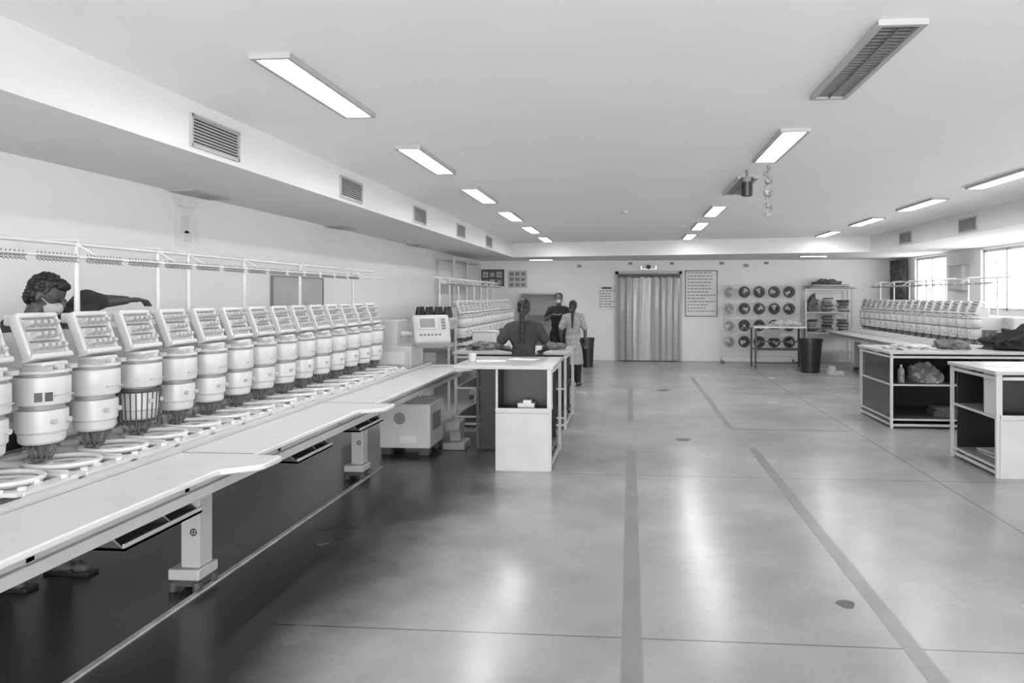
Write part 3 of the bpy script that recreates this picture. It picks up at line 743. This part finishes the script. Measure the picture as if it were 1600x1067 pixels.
    remesh(m.obj('tunic' if top == 'tunic' else 'shirt', topmat, e), .01, 8, (TXF, .028, .42))
    m = MB()
    m.sph(J['pel']-V((0, 0, .02)), (.155*s+.01, .11*s+.012, .13*s))
    for n in 'LR': m.cap(J['hi'+n], J['kn'+n], .085*s+g, .06*s+g); m.cap(J['kn'+n], J['an'+n]+V((0, 0, .03)), .06*s+g, .05*s+g)
    remesh(m.obj('trousers', legmat, e), .012, 3, (TXF, .02, .5))
    for n in 'LR':
        a, b = J['an'+n], J['to'+n]
        m = MB(); m.box(((a.x+b.x)/2, (a.y+b.y)/2, .012), (.09, .28, .022)); m.cap((b.x-.045, b.y-.05, .03), (b.x+.045, b.y-.05, .03), .012, .012); m.cap((b.x-.03, b.y-.05, .06), (b.x+.03, b.y-.05, .06), .012, .012)
        m.obj('sandal', BLACK, e, bevel=.004)
    return e
person((-3.53, 3.68, 0), -math.pi/2, 1.79, 'man in dark shirt and white face mask reaching over machine', skin=SKIND, topmat=SHIRT, hair='short', mask=True, headpitch=.45, headyaw=.3, sleeve=1.3, at=1.35,
       over={'hd': (-.1, .09, 1.65), 'nb': (-.05, .03, 1.47), 'shL': (-.23, .03, 1.45), 'shR': (.14, .04, 1.4), 'elL': (-.45, .05, 1.61), 'wrL': (-.66, .15, 1.62), 'elR': (.22, .12, 1.2), 'wrR': (.1, .3, 1.4),
             'anL': (-.12, .14, .08), 'toL': (-.13, .3, .035), 'knL': (-.12, .14, .5)})
person((-1.24, 7.9, 0), 0, 1.6, 'woman in dark short-sleeved top with long braid, working at table', topmat=M('charcoal_cloth', .04, .9, var=.2), hair='braid', headpitch=.2, at=1.1,
       over={'shL': (-.17, 0, 1.28), 'shR': (.17, 0, 1.28), 'elL': (-.3, -.02, 1.06), 'elR': (.3, -.02, 1.06), 'wrL': (-.2, .2, 1.0), 'wrR': (.2, .2, 1.0)})
person((-1.05, 12.5, 0), 0, 1.56, 'woman in pale patterned long tunic standing with back turned, long braid', topmat=M('patterned_cloth', .28, .9, var=.3, scale=40), top='tunic', hair='braid', sleeve=.8)
person((-1.42, 13.5, 0), math.pi, 1.7, 'woman in dark clothes wearing pale face mask', topmat=CLOTHD, hair='bun', mask=True,
       over={'elL': (-.26, .05, 1.18), 'elR': (.26, .05, 1.18), 'wrL': (-.12, .2, 1.26), 'wrR': (.12, .2, 1.26)})

# ---------------------------------------------------------------- world & camera
w = bpy.data.worlds.new('world'); bpy.context.scene.world = w; w.use_nodes = True
bg = w.node_tree.nodes['Background']; bg.inputs[0].default_value = (1, 1, 1, 1); bg.inputs[1].default_value = 3.8
cam = bpy.data.cameras.new('camera'); co = bpy.data.objects.new('camera', cam); C.objects.link(co)
co.location = (0, 0, 1.65); co.rotation_euler = (math.pi/2, 0, math.radians(4.5))
cam.sensor_width = 36; cam.lens = 24.0; cam.shift_x = -.0631; cam.shift_y = -.0447; cam.clip_start = .05
bpy.context.scene.camera = co
sc = bpy.context.scene; sc.view_settings.view_transform = 'Standard'; sc.view_settings.look = 'None'; sc.view_settings.exposure = 1.3
